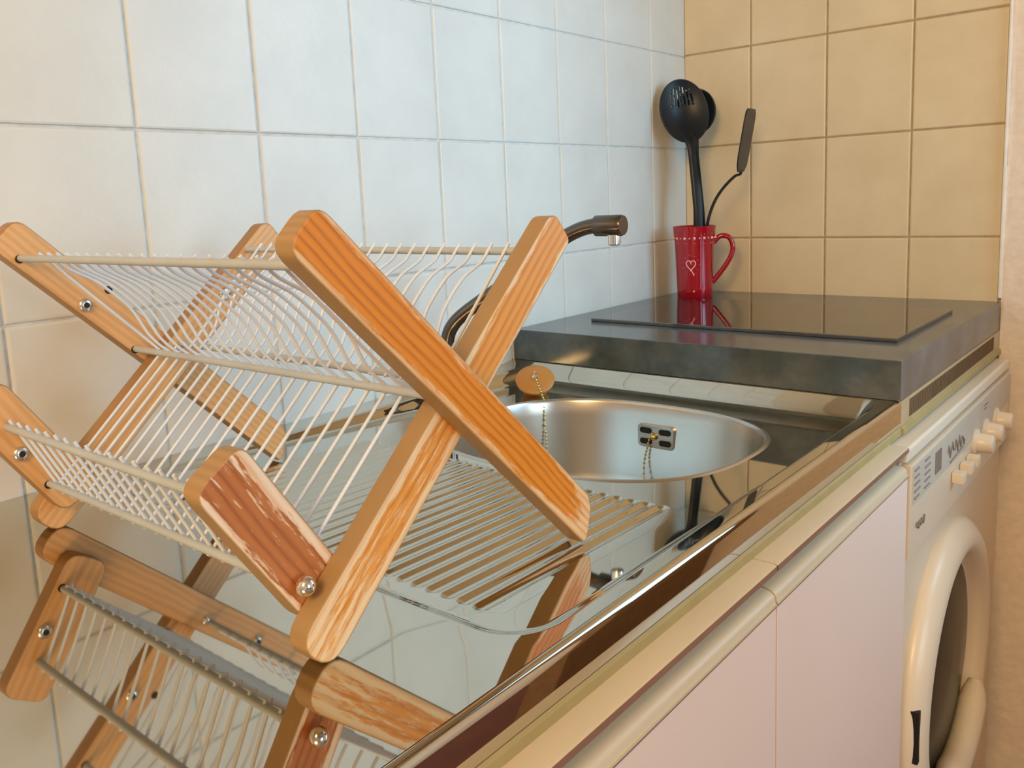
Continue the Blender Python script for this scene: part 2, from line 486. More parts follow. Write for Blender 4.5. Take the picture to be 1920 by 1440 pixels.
mb.build('drain_strainer', M['bright'], sink, smooth=True)
# overflow plate on the far side of the bowl
ox, oy, oz = -.6795, -.3135, ZO - .2255
def rrect(cy, cz, w, h, r, n=5):
    out = []
    for sx, sz, a0 in ((1, 1, 0), (-1, 1, pi / 2), (-1, -1, pi), (1, -1, 1.5 * pi)):
        for i in range(n + 1):
            a = a0 + pi / 2 * i / n; out.append((cy + sx * (w / 2 - r) + r * cos(a), cz + sz * (h / 2 - r) + r * sin(a)))
    return out
def slab_x(mb, outline, x0, x1, mi=0):
    n = len(outline); vs = [(x0, y, z) for y, z in outline] + [(x1, y, z) for y, z in outline]
    fs = [(i, (i + 1) % n, n + (i + 1) % n, n + i) for i in range(n)] + [tuple(range(n))[::-1], tuple(range(n, 2 * n))]
    mb.add(vs, fs, mi)
mb = MB(); slab_x(mb, rrect(oy, oz, .055, .032, .006), ox - .0035, ox + .006)
plate = mb.build('overflow_plate', M['steel_satin'], sink, bevel=.001)
for dy in (-1, 1):
    for dz in (-1, 1):
        mb = MB(); slab_x(mb, rrect(oy + dy * .0145, oz + dz * .0075, .018, .008, .0035), ox - .0042, ox - .001)
        mb.build('overflow_slot', M['black'], plate)
mb = MB(); mb.lathe([(.0045, 0), (.0045, .003), (.003, .005), (.0001, .0055)], (ox - .0042, oy + .002, oz), axis=(-1, 0, 0), n=14)
mb.build('bolt', M['brass'], plate, smooth=True)
# batten beneath the steel
mb = MB(); mb.extrude_x([(-.57, RIM - .032), (-.600, RIM - .0312), (-.6015, RIM - .034), (-.6015, RIM - .041), (-.57, RIM - .041)], SX0, -.598)
mb.build('support_batten', M['batten'], sink)

# ------------------------------------------------------------------ plug and ball chain
plug = root('sink_plug', (-.703, -.128, fl), 'round caramel rubber sink plug with ball chain propped by the far bowl rim', 'sink plug')
pc = Vector((-.7030, -.1270, fl + .0210)); pax = Vector((-.60, -.48, 1.08)).normalized()
mb = MB(); mb.lathe([(.001, -.016), (.020, -.016), (.0225, -.004), (.0275, -.002), (.0285, .002), (.026, .0045), (.008, .0055), (.0001, .0055)], pc, axis=pax, n=36)
mb.build('stopper', M['rubber'], plug, smooth=True)
mb = MB(); rc = pc + pax * .0095
up = (Vector((0, 0, 1)) - pax * pax.z).normalized(); sd = pax.cross(up)
mb.tube([rc + up * .006 * cos(a) + pax * .0055 * sin(a) for a in [2 * pi * i / 16 for i in range(16)]], .0012, 6, closed=True)
mb.lathe([(.004, 0), (.004, .002), (.0015, .003), (.0001, .003)], pc + pax * .0052, axis=pax, n=12)
mb.build('pull_ring', M['bright'], plug, smooth=True)
chain = spline([pc + pax * .013 - up * .006, (-.7270, -.1580, fl + .006), (-.7320, -.1640, fl + .001), (-.7390, -.1700, fl - .02), (-.757, -.190, fl - .085), (-.81, -.26, fl - .147),
                (-.77, -.315, fl - .147), (-.715, -.312, fl - .130), (-.693, -.301, fl - .080), (ox - .007, oy + .008, oz - .006), (ox - .006, oy + .004, oz + .004)], 14)
mb = MB(); acc = 0; last = chain[0]
mb.tube(chain, .0006, 5)
for q in chain[1:]:
    acc += (q - last).length; last = q
    if acc > .0046: mb.ball(q, .0020, 6); acc = 0
mb.build('ball_chain', M['brass'], plug, smooth=True)

# ------------------------------------------------------------------ tap
TF = RIM - AL - D(-.81)
tap = root('mixer_tap', (-.81, -.055, TF), 'dark chrome tap with bent swivel spout behind the sink bowl', 'tap')
mb = MB(); mb.lathe([(.027, 0), (.027, .006), (.022, .010), (.021, .05), (.019, .056), (.012, .060), (.0001, .060)], (-.81, -.055, TF), n=28)
mb.build('body', M['chrome'], tap, smooth=True)
pathA = [(-.808, -.055, ZO - .115), (-.807, -.056, ZO - .092), (-.803, -.062, ZO - .074), (-.795, -.080, ZO - .055), (-.772, -.130, ZO - .018), (-.750, -.180, ZO + .022), (-.738, -.210, ZO + .044), (-.731, -.232, ZO + .055), (-.727, -.250, ZO + .0595), (-.7245, -.262, ZO + .0600)]
mb = MB(); mb.tube(spline(pathA, 6), .0098, 16); mb.build('spout', M['chrome'], tap, smooth=True)
mb = MB(); nd = Vector((.06, -1, 0)).normalized(); mb.lathe([(.0105, 0), (.0135, .0005), (.0137, .002), (.0137, .037), (.0125, .040), (.0001, .0405)], (-.7255, -.256, ZO + .0598), axis=nd, n=28)
mb.build('nozzle', M['chrome'], tap, smooth=True)
mb = MB(); mb.lathe([(.0088, 0), (.0088, -.012), (.006, -.0135), (.0001, -.0135)], (-.724, -.282, ZO + .048), n=20)
mb.build('aerator', M['bright'], tap, smooth=True)
mb = MB(); mb.tube([(-.81, -.055, TF + .058), (-.822, -.06, TF + .070), (-.862, -.075, TF + .078)], [.008, .006, .005], 10)
mb.build('lever', M['chrome'], tap, smooth=True)

# ------------------------------------------------------------------ worktop, hob
mb = MB(); mb.box(-.600, -.004, -.600, -.004, RIM, ZO - .1107)
o = mb.build('worktop', M['slab'], bevel=.0018)
tag(o, 'thick slate grey laminate worktop slab carrying the black hob', 'worktop')
ST = ZO - .1107
hob = root('ceramic_hob', (-.325, -.32, ST), 'black glass hob lying flush on the slate grey worktop', 'hob')
mb = MB(); mb.box(-.478, -.1745, -.562, -.074, ST, ST + .0058)
mb.build('glass_top', M['glass_black'], hob, bevel=.0012)

# ------------------------------------------------------------------ mug
cam_p = Vector((-1.6495, -.8776, ZO + .0981))
mc = Vector((-.124, -.0835, ST))
mug = root('mug', mc, 'tall red glazed mug with white heart holding black utensils', 'mug')
prof = [(.0005, .003), (.030, .003), (.0325, .0), (.0345, .002), (.0350, .02), (.0368, .07), (.0385, .110), (.0402, .122), (.0412, .136), (.0418, .1415), (.0408, .1425), (.0392, .141), (.0385, .130), (.0362, .110), (.0335, .03), (.031, .008), (.0005, .007)]
mb = MB(); mb.lathe(prof, mc, n=56, caps=False); mb.build('body', M['red'], mug, smooth=True)
rt = Vector((.64, -.768, 0)); fw = (cam_p - mc); fw.z = 0; fw.normalize(); rt = Vector((-fw.y, fw.x, 0))
if rt.y > 0: rt = -rt
hp = [(.036, .108), (.050, .121), (.066, .118), (.0735, .100), (.070, .082), (.060, .064), (.046, .045), (.034, .030)]
mb = MB(); mb.tube([mc + rt * r_ + Vector((0, 0, z)) for r_, z in [(p.x, p.z) for p in spline([(a, 0, c) for a, c in hp], 6)]], .0050, 12)
mb.build('handle', M['red'], mug, smooth=True)
def on_mug(a, z, r):
    return mc + (fw * cos(a) + rt * sin(a)) * r + Vector((0, 0, z))
def mug_r(z): return .0350 + (.0385 - .0350) * (z - .02) / .09
hc_a, hc_z = -.20, .068
heart = []
for i in range(40):
    t = 2 * pi * i / 40
    hx, hz = 16 * sin(t) ** 3, 13 * cos(t) - 5 * cos(2 * t) - 2 * cos(3 * t) - cos(4 * t)
    hx, hz = hx / 17 * .0095, hz / 17 * .0120
    heart.append(on_mug(hc_a + hx / .037, hc_z + hz, mug_r(hc_z + hz) + .0004))
mb = MB(); mb.tube(heart, .0011, 6, closed=True)
mb.tube([on_mug(hc_a, hc_z - .008, .0378), on_mug(hc_a + .10, hc_z - .016, .0373), on_mug(hc_a + .16, hc_z - .021, .0370)], .0010, 6)
mb.ball(on_mug(hc_a + .02, hc_z + .002, .0379), .0013, 6)
for i in range(11):
    a = 2 * pi * i / 11; z = hc_z + .0185 * sin(a); mb.ball(on_mug(hc_a + .0165 * cos(a) / .037, z, mug_r(z) + .0003), .0007, 6)
mb.build('heart_motif', M['pink'], mug, smooth=True)
mb = MB()
for i in range(26):
    a = 2 * pi * i / 26
    mb.ball(on_mug(a, .1195, .0398), .0030 if i % 2 == 0 else .0017, 8)
    if i % 2 == 0:
        for k in (-1, 1): mb.ball(on_mug(a + k * .05, .1095, .0388), .0008, 6)
        mb.ball(on_mug(a, .1275, .0408), .0008, 6)
mb.build('rim_dots', M['pink'], mug, smooth=True)

# ------------------------------------------------------------------ utensils
def spoon_head(c, axu, axv, nrm_, ru, rv, depth, holes=None, th=.002, n=40):
    """shallow bowl; grid of rings, cells may be left open as slots"""
    vs = []; fs = []; nr = 22
    P = {}
    for i in range(nr + 1):
        r_ = i / nr
        for j in range(n):
            a = 2 * pi * j / n
            u, v_ = r_ * cos(a), r_ * sin(a)
            P[(i, j)] = len(vs)
            vs.append(c + axu * (ru * u) + axv * (rv * v_) - nrm_ * (depth * (1 - r_ ** 2.2)))
    for i in range(nr):
        for j in range(n):
            r_ = (i + .5) / nr; a = 2 * pi * (j + .5) / n
            if holes and holes(r_ * cos(a), r_ * sin(a)): continue
            fs.append((P[(i, j)], P[(i, (j + 1) % n)], P[(i + 1, (j + 1) % n)], P[(i + 1, j)]))
    return vs, fs
def solid(o, th):
    m_ = o.modifiers.new('thickness', 'SOLIDIFY'); m_.thickness = th; m_.offset = 0
def grid_head(c, axu, axv, nrm_, ru, rv, depth, slots, n=64):
    """square-grid bowl clipped to an ellipse so straight slots can be cut"""
    vs = []; fs = []; idx = {}
    def vid(i, j):
        if (i, j) in idx: return idx[(i, j)]
        u, v_ = 2 * i / n - 1, 2 * j / n - 1
        # square to disc
        a, b_ = u * math.sqrt(1 - v_ * v_ / 2), v_ * math.sqrt(1 - u * u / 2)
        r2 = a * a + b_ * b_
        idx[(i, j)] = len(vs); vs.append(c + axu * (ru * a) + axv * (rv * b_) - nrm_ * (depth * (1 - r2))); return idx[(i, j)]
    for i in range(n):
        for j in range(n):
            u, v_ = 2 * (i + .5) / n - 1, 2 * (j + .5) / n - 1
            if slots(u, v_): continue
            fs.append((vid(i, j), vid(i + 1, j), vid(i + 1, j + 1), vid(i, j + 1)))
    return vs, fs
def Wp(x, y, z): return Vector((x, y, ZO + z))
# slotted skimmer, in front
sk = root('slotted_skimmer', (mc.x + .005, mc.y, ST + .008), 'black nylon slotted skimmer standing in the red mug, in front', 'skimmer')
hc = Wp(-.113, -.0590, .2560)
axv = (hc - Wp(-.121, -.0880, .145)).normalized()
nf = (cam_p - hc).normalized(); nf = (nf + Vector((.15, -.25, .10))).normalized(); nf = (nf - axv * nf.dot(axv)).normalized(); axu = axv.cross(nf).normalized()
def slots(u, v_):
    if not (.22 < v_ < .80 and abs(u) < .52): return False
    k = (u + .52) / .148; return (k % 1) > .62 and (v_ < .80 - .35 * u * u) and ((v_ * 3.1 + int(k) * .37) % 1) > .22
mb = MB(); mb.add(*grid_head(hc, axu, axv, nf, .0480, .0640, .017, slots))
o = mb.build('bowl', M['plastic'], sk, smooth=True); solid(o, .0026)
hs = hc - axv * .0625
path = [hs + axv * .016 - nf * .008, hs - nf * .001, hs - axv * .02, Wp(-.119, -.0835, .145), Wp(-.122, -.0905, .09), Wp(-.123, -.0945, .046), Wp(-.122, -.0960, -.02), Wp(-.118, -.0920, -.098)]
pp = spline(path, 6); L_ = len(pp)
def strap(mb, pts, wdir, w, t):
    n = 10; vs = []; k = len(pts)
    for i in range(k):
        tt = (pts[min(i + 1, k - 1)] - pts[max(i - 1, 0)]).normalized(); uu = (wdir - tt * wdir.dot(tt)).normalized(); nn = tt.cross(uu)
        wi = w(i / (k - 1)) if callable(w) else w
        for j in range(n):
            a = 2 * pi * j / n; vs.append(pts[i] + uu * wi * math.copysign(abs(cos(a)) ** .7, cos(a)) + nn * t * math.copysign(abs(sin(a)) ** .7, sin(a)))
    fs = [(i * n + j, i * n + (j + 1) % n, (i + 1) * n + (j + 1) % n, (i + 1) * n + j) for i in range(k - 1) for j in range(n)]
    fs += [tuple(range(n))[::-1], tuple((k - 1) * n + j for j in range(n))]
    mb.add(vs, fs)
mb = MB(); strap(mb, pp, axu, lambda t: .0150 - .0050 * min(1, t * 4.5) if t < .22 else .0100 + .0016 * t, .0040)
mb.build('handle', M['plastic'], sk, smooth=True)
# ladle, behind the skimmer
ld = root('serving_spoon', (mc.x + .012, mc.y - .004, ST + .008), 'black nylon serving spoon mostly hidden behind the slotted skimmer', 'spoon')
lc = Wp(-.078, -.0640, .2560); lv = (lc - Wp(-.097, -.072, .14)).normalized()
ln_ = (cam_p - lc).normalized(); ln_ = (ln_ - lv * ln_.dot(lv)).normalized(); lu = lv.cross(ln_).normalized()
mb = MB(); mb.add(*grid_head(lc, lu, lv, ln_, .040, .046, .016, lambda u, v_: False, 36))
o = mb.build('bowl', M['plastic'], ld, smooth=True); solid(o, .0026)
l0 = lc - lv * .045
mb = MB(); strap(mb, spline([l0 + lv * .01 - ln_ * .004, l0, l0 - lv * .03, Wp(-.103, -.078, .10), Wp(-.108, -.0820, .045), Wp(-.110, -.080, -.02), Wp(-.108, -.074, -.098)], 6), lu, .0075, .003)
mb.build('handle', M['plastic'], ld, smooth=True)
# turner seen nearly edge-on
tn = root('turner', (mc.x, mc.y - .01, ST + .008), 'black slim turner leaning out of the red mug, blade seen edge-on', 'turner')
bw = Wp(-.120, -.1790, .1315); tipb = Wp(-.120, -.2005, .2440)
tv = (tipb - bw).normalized(); vd = (cam_p - (bw + tipb) / 2).normalized()
side = vd.cross(tv).normalized()                       # screen sideways
wd = (vd * cos(math.radians(15)) + side * sin(math.radians(15))); wd = (wd - tv * wd.dot(tv)).normalized(); tnrm = tv.cross(wd).normalized()
mb = MB(); outline = [(-.020, 0), (.020, 0), (.031, .012), (.035, .03), (.035, .098), (.032, .110), (.024, .116), (-.024, .116), (-.032, .110), (-.035, .098), (-.035, .03), (-.031, .012)]
n_ = len(outline)
vs = [bw + wd * a + tv * c + tnrm * .0013 for a, c in outline] + [bw + wd * a + tv * c - tnrm * .0013 for a, c in outline]
mb.add(vs, [tuple(range(n_)), tuple(range(n_, 2 * n_))[::-1]] + [(i, (i + 1) % n_, n_ + (i + 1) % n_, n_ + i) for i in range(n_)])
mb.build('blade', M['plastic'], tn, bevel=.0005)
mb = MB(); strap(mb, spline([bw + tv * .004, bw - tv * .004, Wp(-.120, -.1660, .1230), Wp(-.120, -.1420, .1010), Wp(-.120, -.1240, .0750), Wp(-.120, -.1110, .0400), Wp(-.117, -.1010, -.01), Wp(-.130, -.078, -.100)], 7), wd, .0050, .0026)
mb.build('handle', M['plastic'], tn, smooth=True)

# ------------------------------------------------------------------ dish rack
rack = root('dish_rack', (-1.26, -.30, RIM), 'folding orange pine dish rack with white wire grids standing on the drainer', 'dish rack')
def beam(name, d, n, c, hw, poly, y0, y1, mat):
    """board: local polygon (s, w) in the xz plane, extruded y0..y1 (y0 is the camera side), edges eased"""
    off_ = rack.location; eb = .0016
    k = len(poly)
    def inset(q):
        out = []
        cs = sum(p[0] for p in poly) / k
        for i in range(k):
            a, b_, c_ = Vector(poly[i - 1]), Vector(poly[i]), Vector(poly[(i + 1) % k])
            e1 = (b_ - a).normalized(); e2 = (c_ - b_).normalized()
            n1 = Vector((-e1.y, e1.x)); n2 = Vector((-e2.y, e2.x)); bis = (n1 + n2).normalized(); cc = max(.4, bis.dot(n1))
            out.append(tuple(b_ + bis * (q / cc)))
        return out
    area = sum(poly[i - 1][0] * poly[i][1] - poly[i][0] * poly[i - 1][1] for i in range(k))
    P_ = poly if area > 0 else poly[::-1]; poly = P_
    layers = [(inset(eb), y0), (inset(eb * .3), y0 + eb * .3), (poly, y0 + eb), (poly, y1 - eb), (inset(eb * .3), y1 - eb * .3), (inset(eb), y1)]
    vs = []; gw = []
    smin = min(p[0] for p in poly)
    for li, (pl, y) in enumerate(layers):
        for s_, w_ in pl:
            vs.append((n[0] * (c + w_) + d[0] * s_ - off_.x, y - off_.y, ZO + n[1] * (c + w_) + d[1] * s_ - off_.z))
            gw.append((s_ - smin, w_ / hw, 1.0 if 1 <= li <= 4 else 0.0))
    fs = [tuple(range(k))[::-1], tuple(range(5 * k, 6 * k))]
    for li in range(5): fs += [(li * k + i, li * k + (i + 1) % k, (li + 1) * k + (i + 1) % k, (li + 1) * k + i) for i in range(k)]
    me = bpy.data.meshes.new(name); me.from_pydata(vs, [], fs); me.materials.append(mat)
    at = me.attributes.new('gw', 'FLOAT_VECTOR', 'POINT'); at.data.foreach_set('vector', [q for g_ in gw for q in g_])
    bm = bmesh.new(); bm.from_mesh(me); bmesh.ops.recalc_face_normals(bm, faces=bm.faces)
    bmesh.ops.triangulate(bm, faces=[f for f in bm.faces if len(f.verts) > 4])
    for f in bm.faces: f.smooth = abs(f.normal.y) < .999
    for e_ in bm.edges:
        if len(e_.link_faces) == 2 and (e_.calc_face_angle(0) > math.radians(30) or any(not f.smooth for f in e_.link_faces)): e_.smooth = False
    bm.to_mesh(me); bm.free()
    o = link(bpy.data.objects.new(name, me), rack)
    wn = o.modifiers.new('weighted_normals', 'WEIGHTED_NORMAL'); wn.keep_sharp = True; wn.weight = 100
    return o
def roundpoly(corners, n=5):
    """corners: (s, w, r)"""
    out = []; k = len(corners)
    for i in range(k):
        a = Vector(corners[i - 1][:2]); b_ = Vector(corners[i][:2]); c_ = Vector(corners[(i + 1) % k][:2]); r_ = corners[i][2]
        p = b_ + (a - b_).normalized() * r_; q = b_ + (c_ - b_).normalized() * r_
        for j in range(n + 1):
            t = j / n; out.append(tuple((1 - t) ** 2 * p + 2 * t * (1 - t) * b_ + t * t * q))
    return out
HW = .0164
dP, nP, cP = (.7156, -.6986), (.6986, .7156), -.8970
polyP = roundpoly([(-1.0475, -HW, .012), (-.6912, -HW, .0020), (-.6890, -.011, .0025), (-.6995, .0095, .0045), (-.7105, HW, .0035), (-1.0475, HW, .012)])
dQ, nQ, cQ = (.732, .681), (.681, -.732), -.8228
polyQ = roundpoly([(-1.1180, -HW, .016), (-.778, -HW, .004), (-.770, -.010, .004), (-.7715, HW, .006), (-1.1180, HW, .016)])
dR, nR, cR, hR = (.55, -.835), (.835, .55), -1.2049, .0192
polyR = roundpoly([(-.7500, -hR, .012), (-.6290, -hR, .013), (-.6290, hR, .013), (-.7500, hR, .010)])
YP, YQ, YR = (-.5100, -.4937), (-.4935, -.4772), (-.4770, -.4607)
P1 = beam('crossed_leg', dP, nP, cP, HW, polyP, *YP, M['wood_p'])
Q1 = beam('crossed_leg', dQ, nQ, cQ, HW, polyQ, *YQ, M['wood_q'])
R1 = beam('foot_board', dR, nR, cR, hR, polyR, *YR, M['wood_r'])
P2 = beam('crossed_leg', dP, nP, cP, HW, polyP, -.1098, -.0935, M['wood_f'])
Q2 = beam('crossed_leg', dQ, nQ, cQ, HW, polyQ, -.1263, -.1100, M['wood_f'])
R2 = beam('foot_board', dR, nR, cR, hR, polyR, -.1428, -.1265, M['wood_f'])
P2['label'] = 'tan inner leg next to the tiled wall'; R1['label'] = 'worn reddish foot board'
# rails run from end frame to end frame, wires hang between them
T_, M_, MQ, LB, RU, T2 = (-1.3652, .0672), (-1.2765, -.0240), (-1.2400, -.0235), (-1.3772, -.1187), (-1.4035, -.0640), (-1.1600, .0600)
def rail(mb, a, y0, y1, r=.0030):
    mb.tube([(a[0], y0, ZO + a[1]), (a[0], y1, ZO + a[1])], r, 12)
NW = 20
WY = [-.468 + (-.150 + .468) * i / (NW - 1) for i in range(NW)]
def grid(name, rails, wire_pts, r=.0013):
    mb = MB()
    for a, y0, y1 in rails: rail(mb, a, y0, y1)
    g_ = mb.build(name, M['rail'], rack, smooth=True)
    for i, y in enumerate(WY):
        w_ = MB(); w_.tube([(x, y, ZO + z) for x, z in wire_pts(i)], r, 8); w_.build('wire', M['wire'], g_, smooth=True)
    return g_
BOW = [(0, 0), (.10, .0), (.17, .25), (.28, .75), (.38, .94), (.5, 1), (.6, .93), (.7, .55), (.79, .10), (.85, -.05), (.92, -.10), (1, 0)]
def bowed(a, b_, nrm_, B, over=.004):
    a, b_ = Vector(a), Vector(b_); d_ = (b_ - a); L = d_.length; d_ = d_ / L
    if B: ctrl = [(p.x, p.y) for p in spline([(t, h, 0) for t, h in BOW], 4)]
    else: ctrl = [(0, 0), (1, 0)]
    out = []
    for t, h_ in [(-over / L, 0)] + ctrl + [(1 + over / L, 0)]:
        q = a + d_ * (L * t) + Vector(nrm_) * (h_ * B + .0028); out.append((q.x, q.y))
    return out
up_l = bowed(T_, M_, nP, .0082)
up_r = bowed(T2, MQ, (-.70, .714), .0105, over=.005)
st_l = bowed(T_, M_, nP, 0); st_r = bowed(T2, MQ, (-.70, .714), 0, over=.005)
grid('plate_grid', [(T_, -.4960, -.1075), (M_, -.4960, -.1075)], lambda i: st_l if i in (0, NW - 1) else up_l)
grid('plate_grid', [(T2, -.4800, -.1240), (MQ, -.4800, -.1240)], lambda i: st_r if i in (0, NW - 1) else up_r)
grid('draining_grid', [(LB, -.4620, -.1250)], lambda i: bowed(M_, LB, (.665, -.747), 0, over=.003))
grid('cup_grid', [(RU, -.4620, -.1250)], lambda i: bowed(RU, LB, (.91, .42), 0, over=.006))
# screws and drilled holes
def screw(parent, x, z, y, dirn=-1, r=.0062):
    mb = MB(); mb.lathe([(r, 0), (r, .0012), (r * .8, .0028), (r * .3, .0034), (.0001, .0034)], (x, y, ZO + z), axis=(0, dirn, 0), n=18); mb.build('screw', M['zinc'], parent, smooth=True)
    mb = MB(); mb.lathe([(r * .42, 0), (r * .42, .0007), (.0001, .0007)], (x, y + dirn * .0031, ZO + z), axis=(0, dirn, 0), n=10); return mb
for par, x, z, y in ((P2, -1.3173, .0220, -.1098), (Q2, -1.1900, .0190, -.1263), (R2, -1.3960, -.0880, -.1428)):
    q = screw(par, x, z, y); q.build('screw_socket', M['hole'], par)
screw(P2, -1.2441, -.0272, -.1263, r=.0045)
for par, a, y in ((P2, T_, -.1099), (P2, M_, -.1099), (P2, (-1.2946, .0338), -.1099), (R2, LB, -.1429), (P2, (-1.2275, -.0325), -.1099)):
    mb = MB(); mb.lathe([(.0036, 0), (.0036, .0004), (.0001, .0004)], (a[0] - .0008, y, ZO + a[1] - .0006), axis=(0, -1, 0), n=14); mb.build('drilled_hole', M['hole'], par)
mb = MB(); mb.ball((-1.3745, -.4845, ZO - .1175), .0062, 14); mb.build('screw', M['bright'], R1, smooth=True)

# ------------------------------------------------------------------ base cabinets
DY = -.622
BT = RIM - .041                                   # top of the grip ledge
def cabinet(x0, x1, label):
    r_ = root('base_cabinet', ((x0 + x1) / 2, -.33, 0), label, 'cabinet', 'base cabinets beneath the sink')
    mb = MB(); mb.box(x0, x1, -.594, -.02, .10, .118); mb.box(x0, x0 + .016, -.594, -.02, .118, BT); mb.box(x1 - .016, x1, -.594, -.02, .118, BT); mb.box(x0 + .016, x1 - .016, -.594, -.578, BT - .09, BT); mb.box(x0 + .016, x1 - .016, -.036, -.02, .118, BT)
    mb.build('carcass', M['carcass'], r_)
    mb = MB(); mb.box(x0 + .01, x1 - .01, -.545, -.10, 0, .10); mb.build('plinth', M['dark_line'], r_)
    a, c = x0 + .0012, x1 - .0012
    mb = MB(); mb.box(a, c, DY, -.6045, .105, BT - .0345)
    dr = mb.build('door', M['door'], r_, bevel=.0008)
    mb = MB()
    lip = [(-.6005, BT), (-.6195, BT), (DY, BT - .0012), (DY, BT - .0060), (-.6195, BT - .0066), (-.6075, BT - .0070), (-.6045, BT - .0120), (-.6055, BT - .0220)]
    lip += [(-.6085 - .0125 * sin(t), BT - .0300 + .0075 * cos(t)) for t in (.0, .35, .7, 1.05, 1.35)]
    lip += [(DY + .0003, BT - .0335), (-.6030, BT - .0335), (-.6005, BT - .030)]
    mb.extrude_x(lip, a, c)
    g_ = mb.build('grip_profile', M['cream'], dr, smooth=True)
    mb = MB(); mb.box(a, c, DY - .0006, DY + .0006, BT - .0060, BT - .0014); mb.build('lip_edge', M['lip_edge'], g_)
    mb = MB(); mb.box(a, c, DY - .0008, DY + .0006, BT - .0346, BT - .0332); mb.build('edge_strip', M['cream'], g_)
    mb = MB(); mb.box(a, c, DY - .0004, DY + .004, BT - .0362, BT - .0346); mb.build('painted_shadow_line', M['dark_line'], g_)  # solid dark strip painting the shadow line at the door top
    return r_
cabinet(-1.62, -1.0235, 'pale pink base cabinet beneath the dish rack end of the counter')
cabinet(-1.0235, -.6440, 'narrower pale pink base cabinet next to the washing machine')

# ventilated trim below the worktop
vt = root('vent_trim', (-.30, -.59, RIM - .04), 'tan slotted ventilation trim strip beneath the slate worktop edge', 'vent')
mb = MB(); mb.box(-.598, -.006, -.6005, -.575, RIM - .031, RIM - .0005); mb.build('strip', M['vent'], vt, bevel=.001)
mb = MB(); mb.extrude_x([(-.575, RIM - .031), (-.600, RIM - .031), (-.604, RIM - .034), (-.604, RIM - .0405), (-.575, RIM - .0405)], -.598, -.006); mb.build('lower_ledge', M['batten'], vt)
ns = 62
for i in range(ns):
    x = -.560 + .502 * i / (ns - 1); mb = MB(); mb.box(x - .0026, x + .0026, -.6011, -.598, RIM - .0265, RIM - .0045); mb.build('slot', M['vent_slot'], vt)

# ------------------------------------------------------------------ washing machine
wm = root('washing_machine', (-.34, -.30, 0), 'white front loading washing machine under the slate grey worktop', 'washing machine')
X0, X1, FY = -.6405, -.030, -.612
mb = MB(); mb.box(X0, X1, FY, -.03, .02, RIM - .062); mb.build('housing', M['enamel'], wm, bevel=.004)
for x in (X0 + .05, X1 - .05):
    for y in (FY + .06, -.09):
        mb = MB(); mb.lathe([(.018, 0), (.018, .02)], (x, y, 0), n=14); mb.build('foot', M['black'], wm)
mb = MB(); mb.box(X0 - .004, X1, -.621, -.03, RIM - .062, RIM - .0445); mb.build('lid', M['enamel_ring'], wm, bevel=.004, seg=3)
PT, PB = RIM - .066, RIM - .182
mb = MB(); mb.box(X0 + .004, X1 - .002, FY - .011, FY, PB, PT)
cp = mb.build('control_panel', M['enamel'], wm, bevel=.002)
PYF = FY - .011
mb = MB(); mb.box(X0 + .006, X1 - .004, FY - .004, FY + .001, PB - .0022, PB + .0005); mb.build('painted_panel_shadow', M['dark_line'], cp)  # dark strip standing in for the shadow below the panel
mb = MB(); mb.box(X0 + .012, X1 - .004, PYF - .0012, PYF + .0005, PT - .050, PT - .003); lb = mb.build('label_plate', M['label'], cp, bevel=.0005)
def strokes(name, pts_list, r=.0010, par=lb, y=PYF - .0014, mat=None):
    mb = MB()
    for pts_ in pts_list: mb.tube([(x, y, z) for x, z in pts_], r, 5)
    return mb.build(name, mat or M['ink'], par)
# programme tables: rows of small printed marks
for cx in (X0 + .030, X0 + .075):
    rows_ = []
    for k in range(5):
        z = PT - .009 - .0085 * k; rows_.append([(cx - .014, z), (cx + .004 + .008 * random.random(), z)])
    strokes('printed_table', rows_, .0013)
sq = []
for k in range(6): sq.append([(X0 + .112 + .005 * k, PT - .012), (X0 + .112 + .005 * k, PT - .040)])
strokes('printed_scale', sq, .0013)
wv = [(X0 + .175 + .0042 * i, PT - .030 + .010 * sin(i * 1.35) * (1 if i % 4 else .3)) for i in range(24)]
strokes('script_lettering', [wv, [(X0 + .19, PT - .046), (X0 + .262, PT - .042)]], .0013)
strokes('printed_mark', [[(X0 + .40, PT - .014), (X0 + .425, PT - .014)], [(X0 + .40, PT - .020), (X0 + .415, PT - .020)]], .0010)
bl = [(X0 + .030 + .0030 * i, PT - .082 + .0045 * sin(i * 1.7)) for i in range(13)]
strokes('brand_lettering', [bl], .0012, cp)
for x in (X0 + .214, X0 + .262, X0 + .300):
    mb = MB(); mb.box(x - .010, x + .010, PYF - .016, PYF, PT - .079, PT - .064); mb.build('push_button', M['enamel_ring'], cp, bevel=.003)
for x in (X0 + .345, X0 + .412, X0 + .490):
    mb = MB(); mb.lathe([(.020, 0), (.020, .004), (.0145, .006), (.0135, .024), (.011, .026), (.0001, .026)], (x, PYF, PT - .057), axis=(0, -1, 0), n=24); mb.build('dial_knob', M['enamel_ring'], cp, smooth=True)
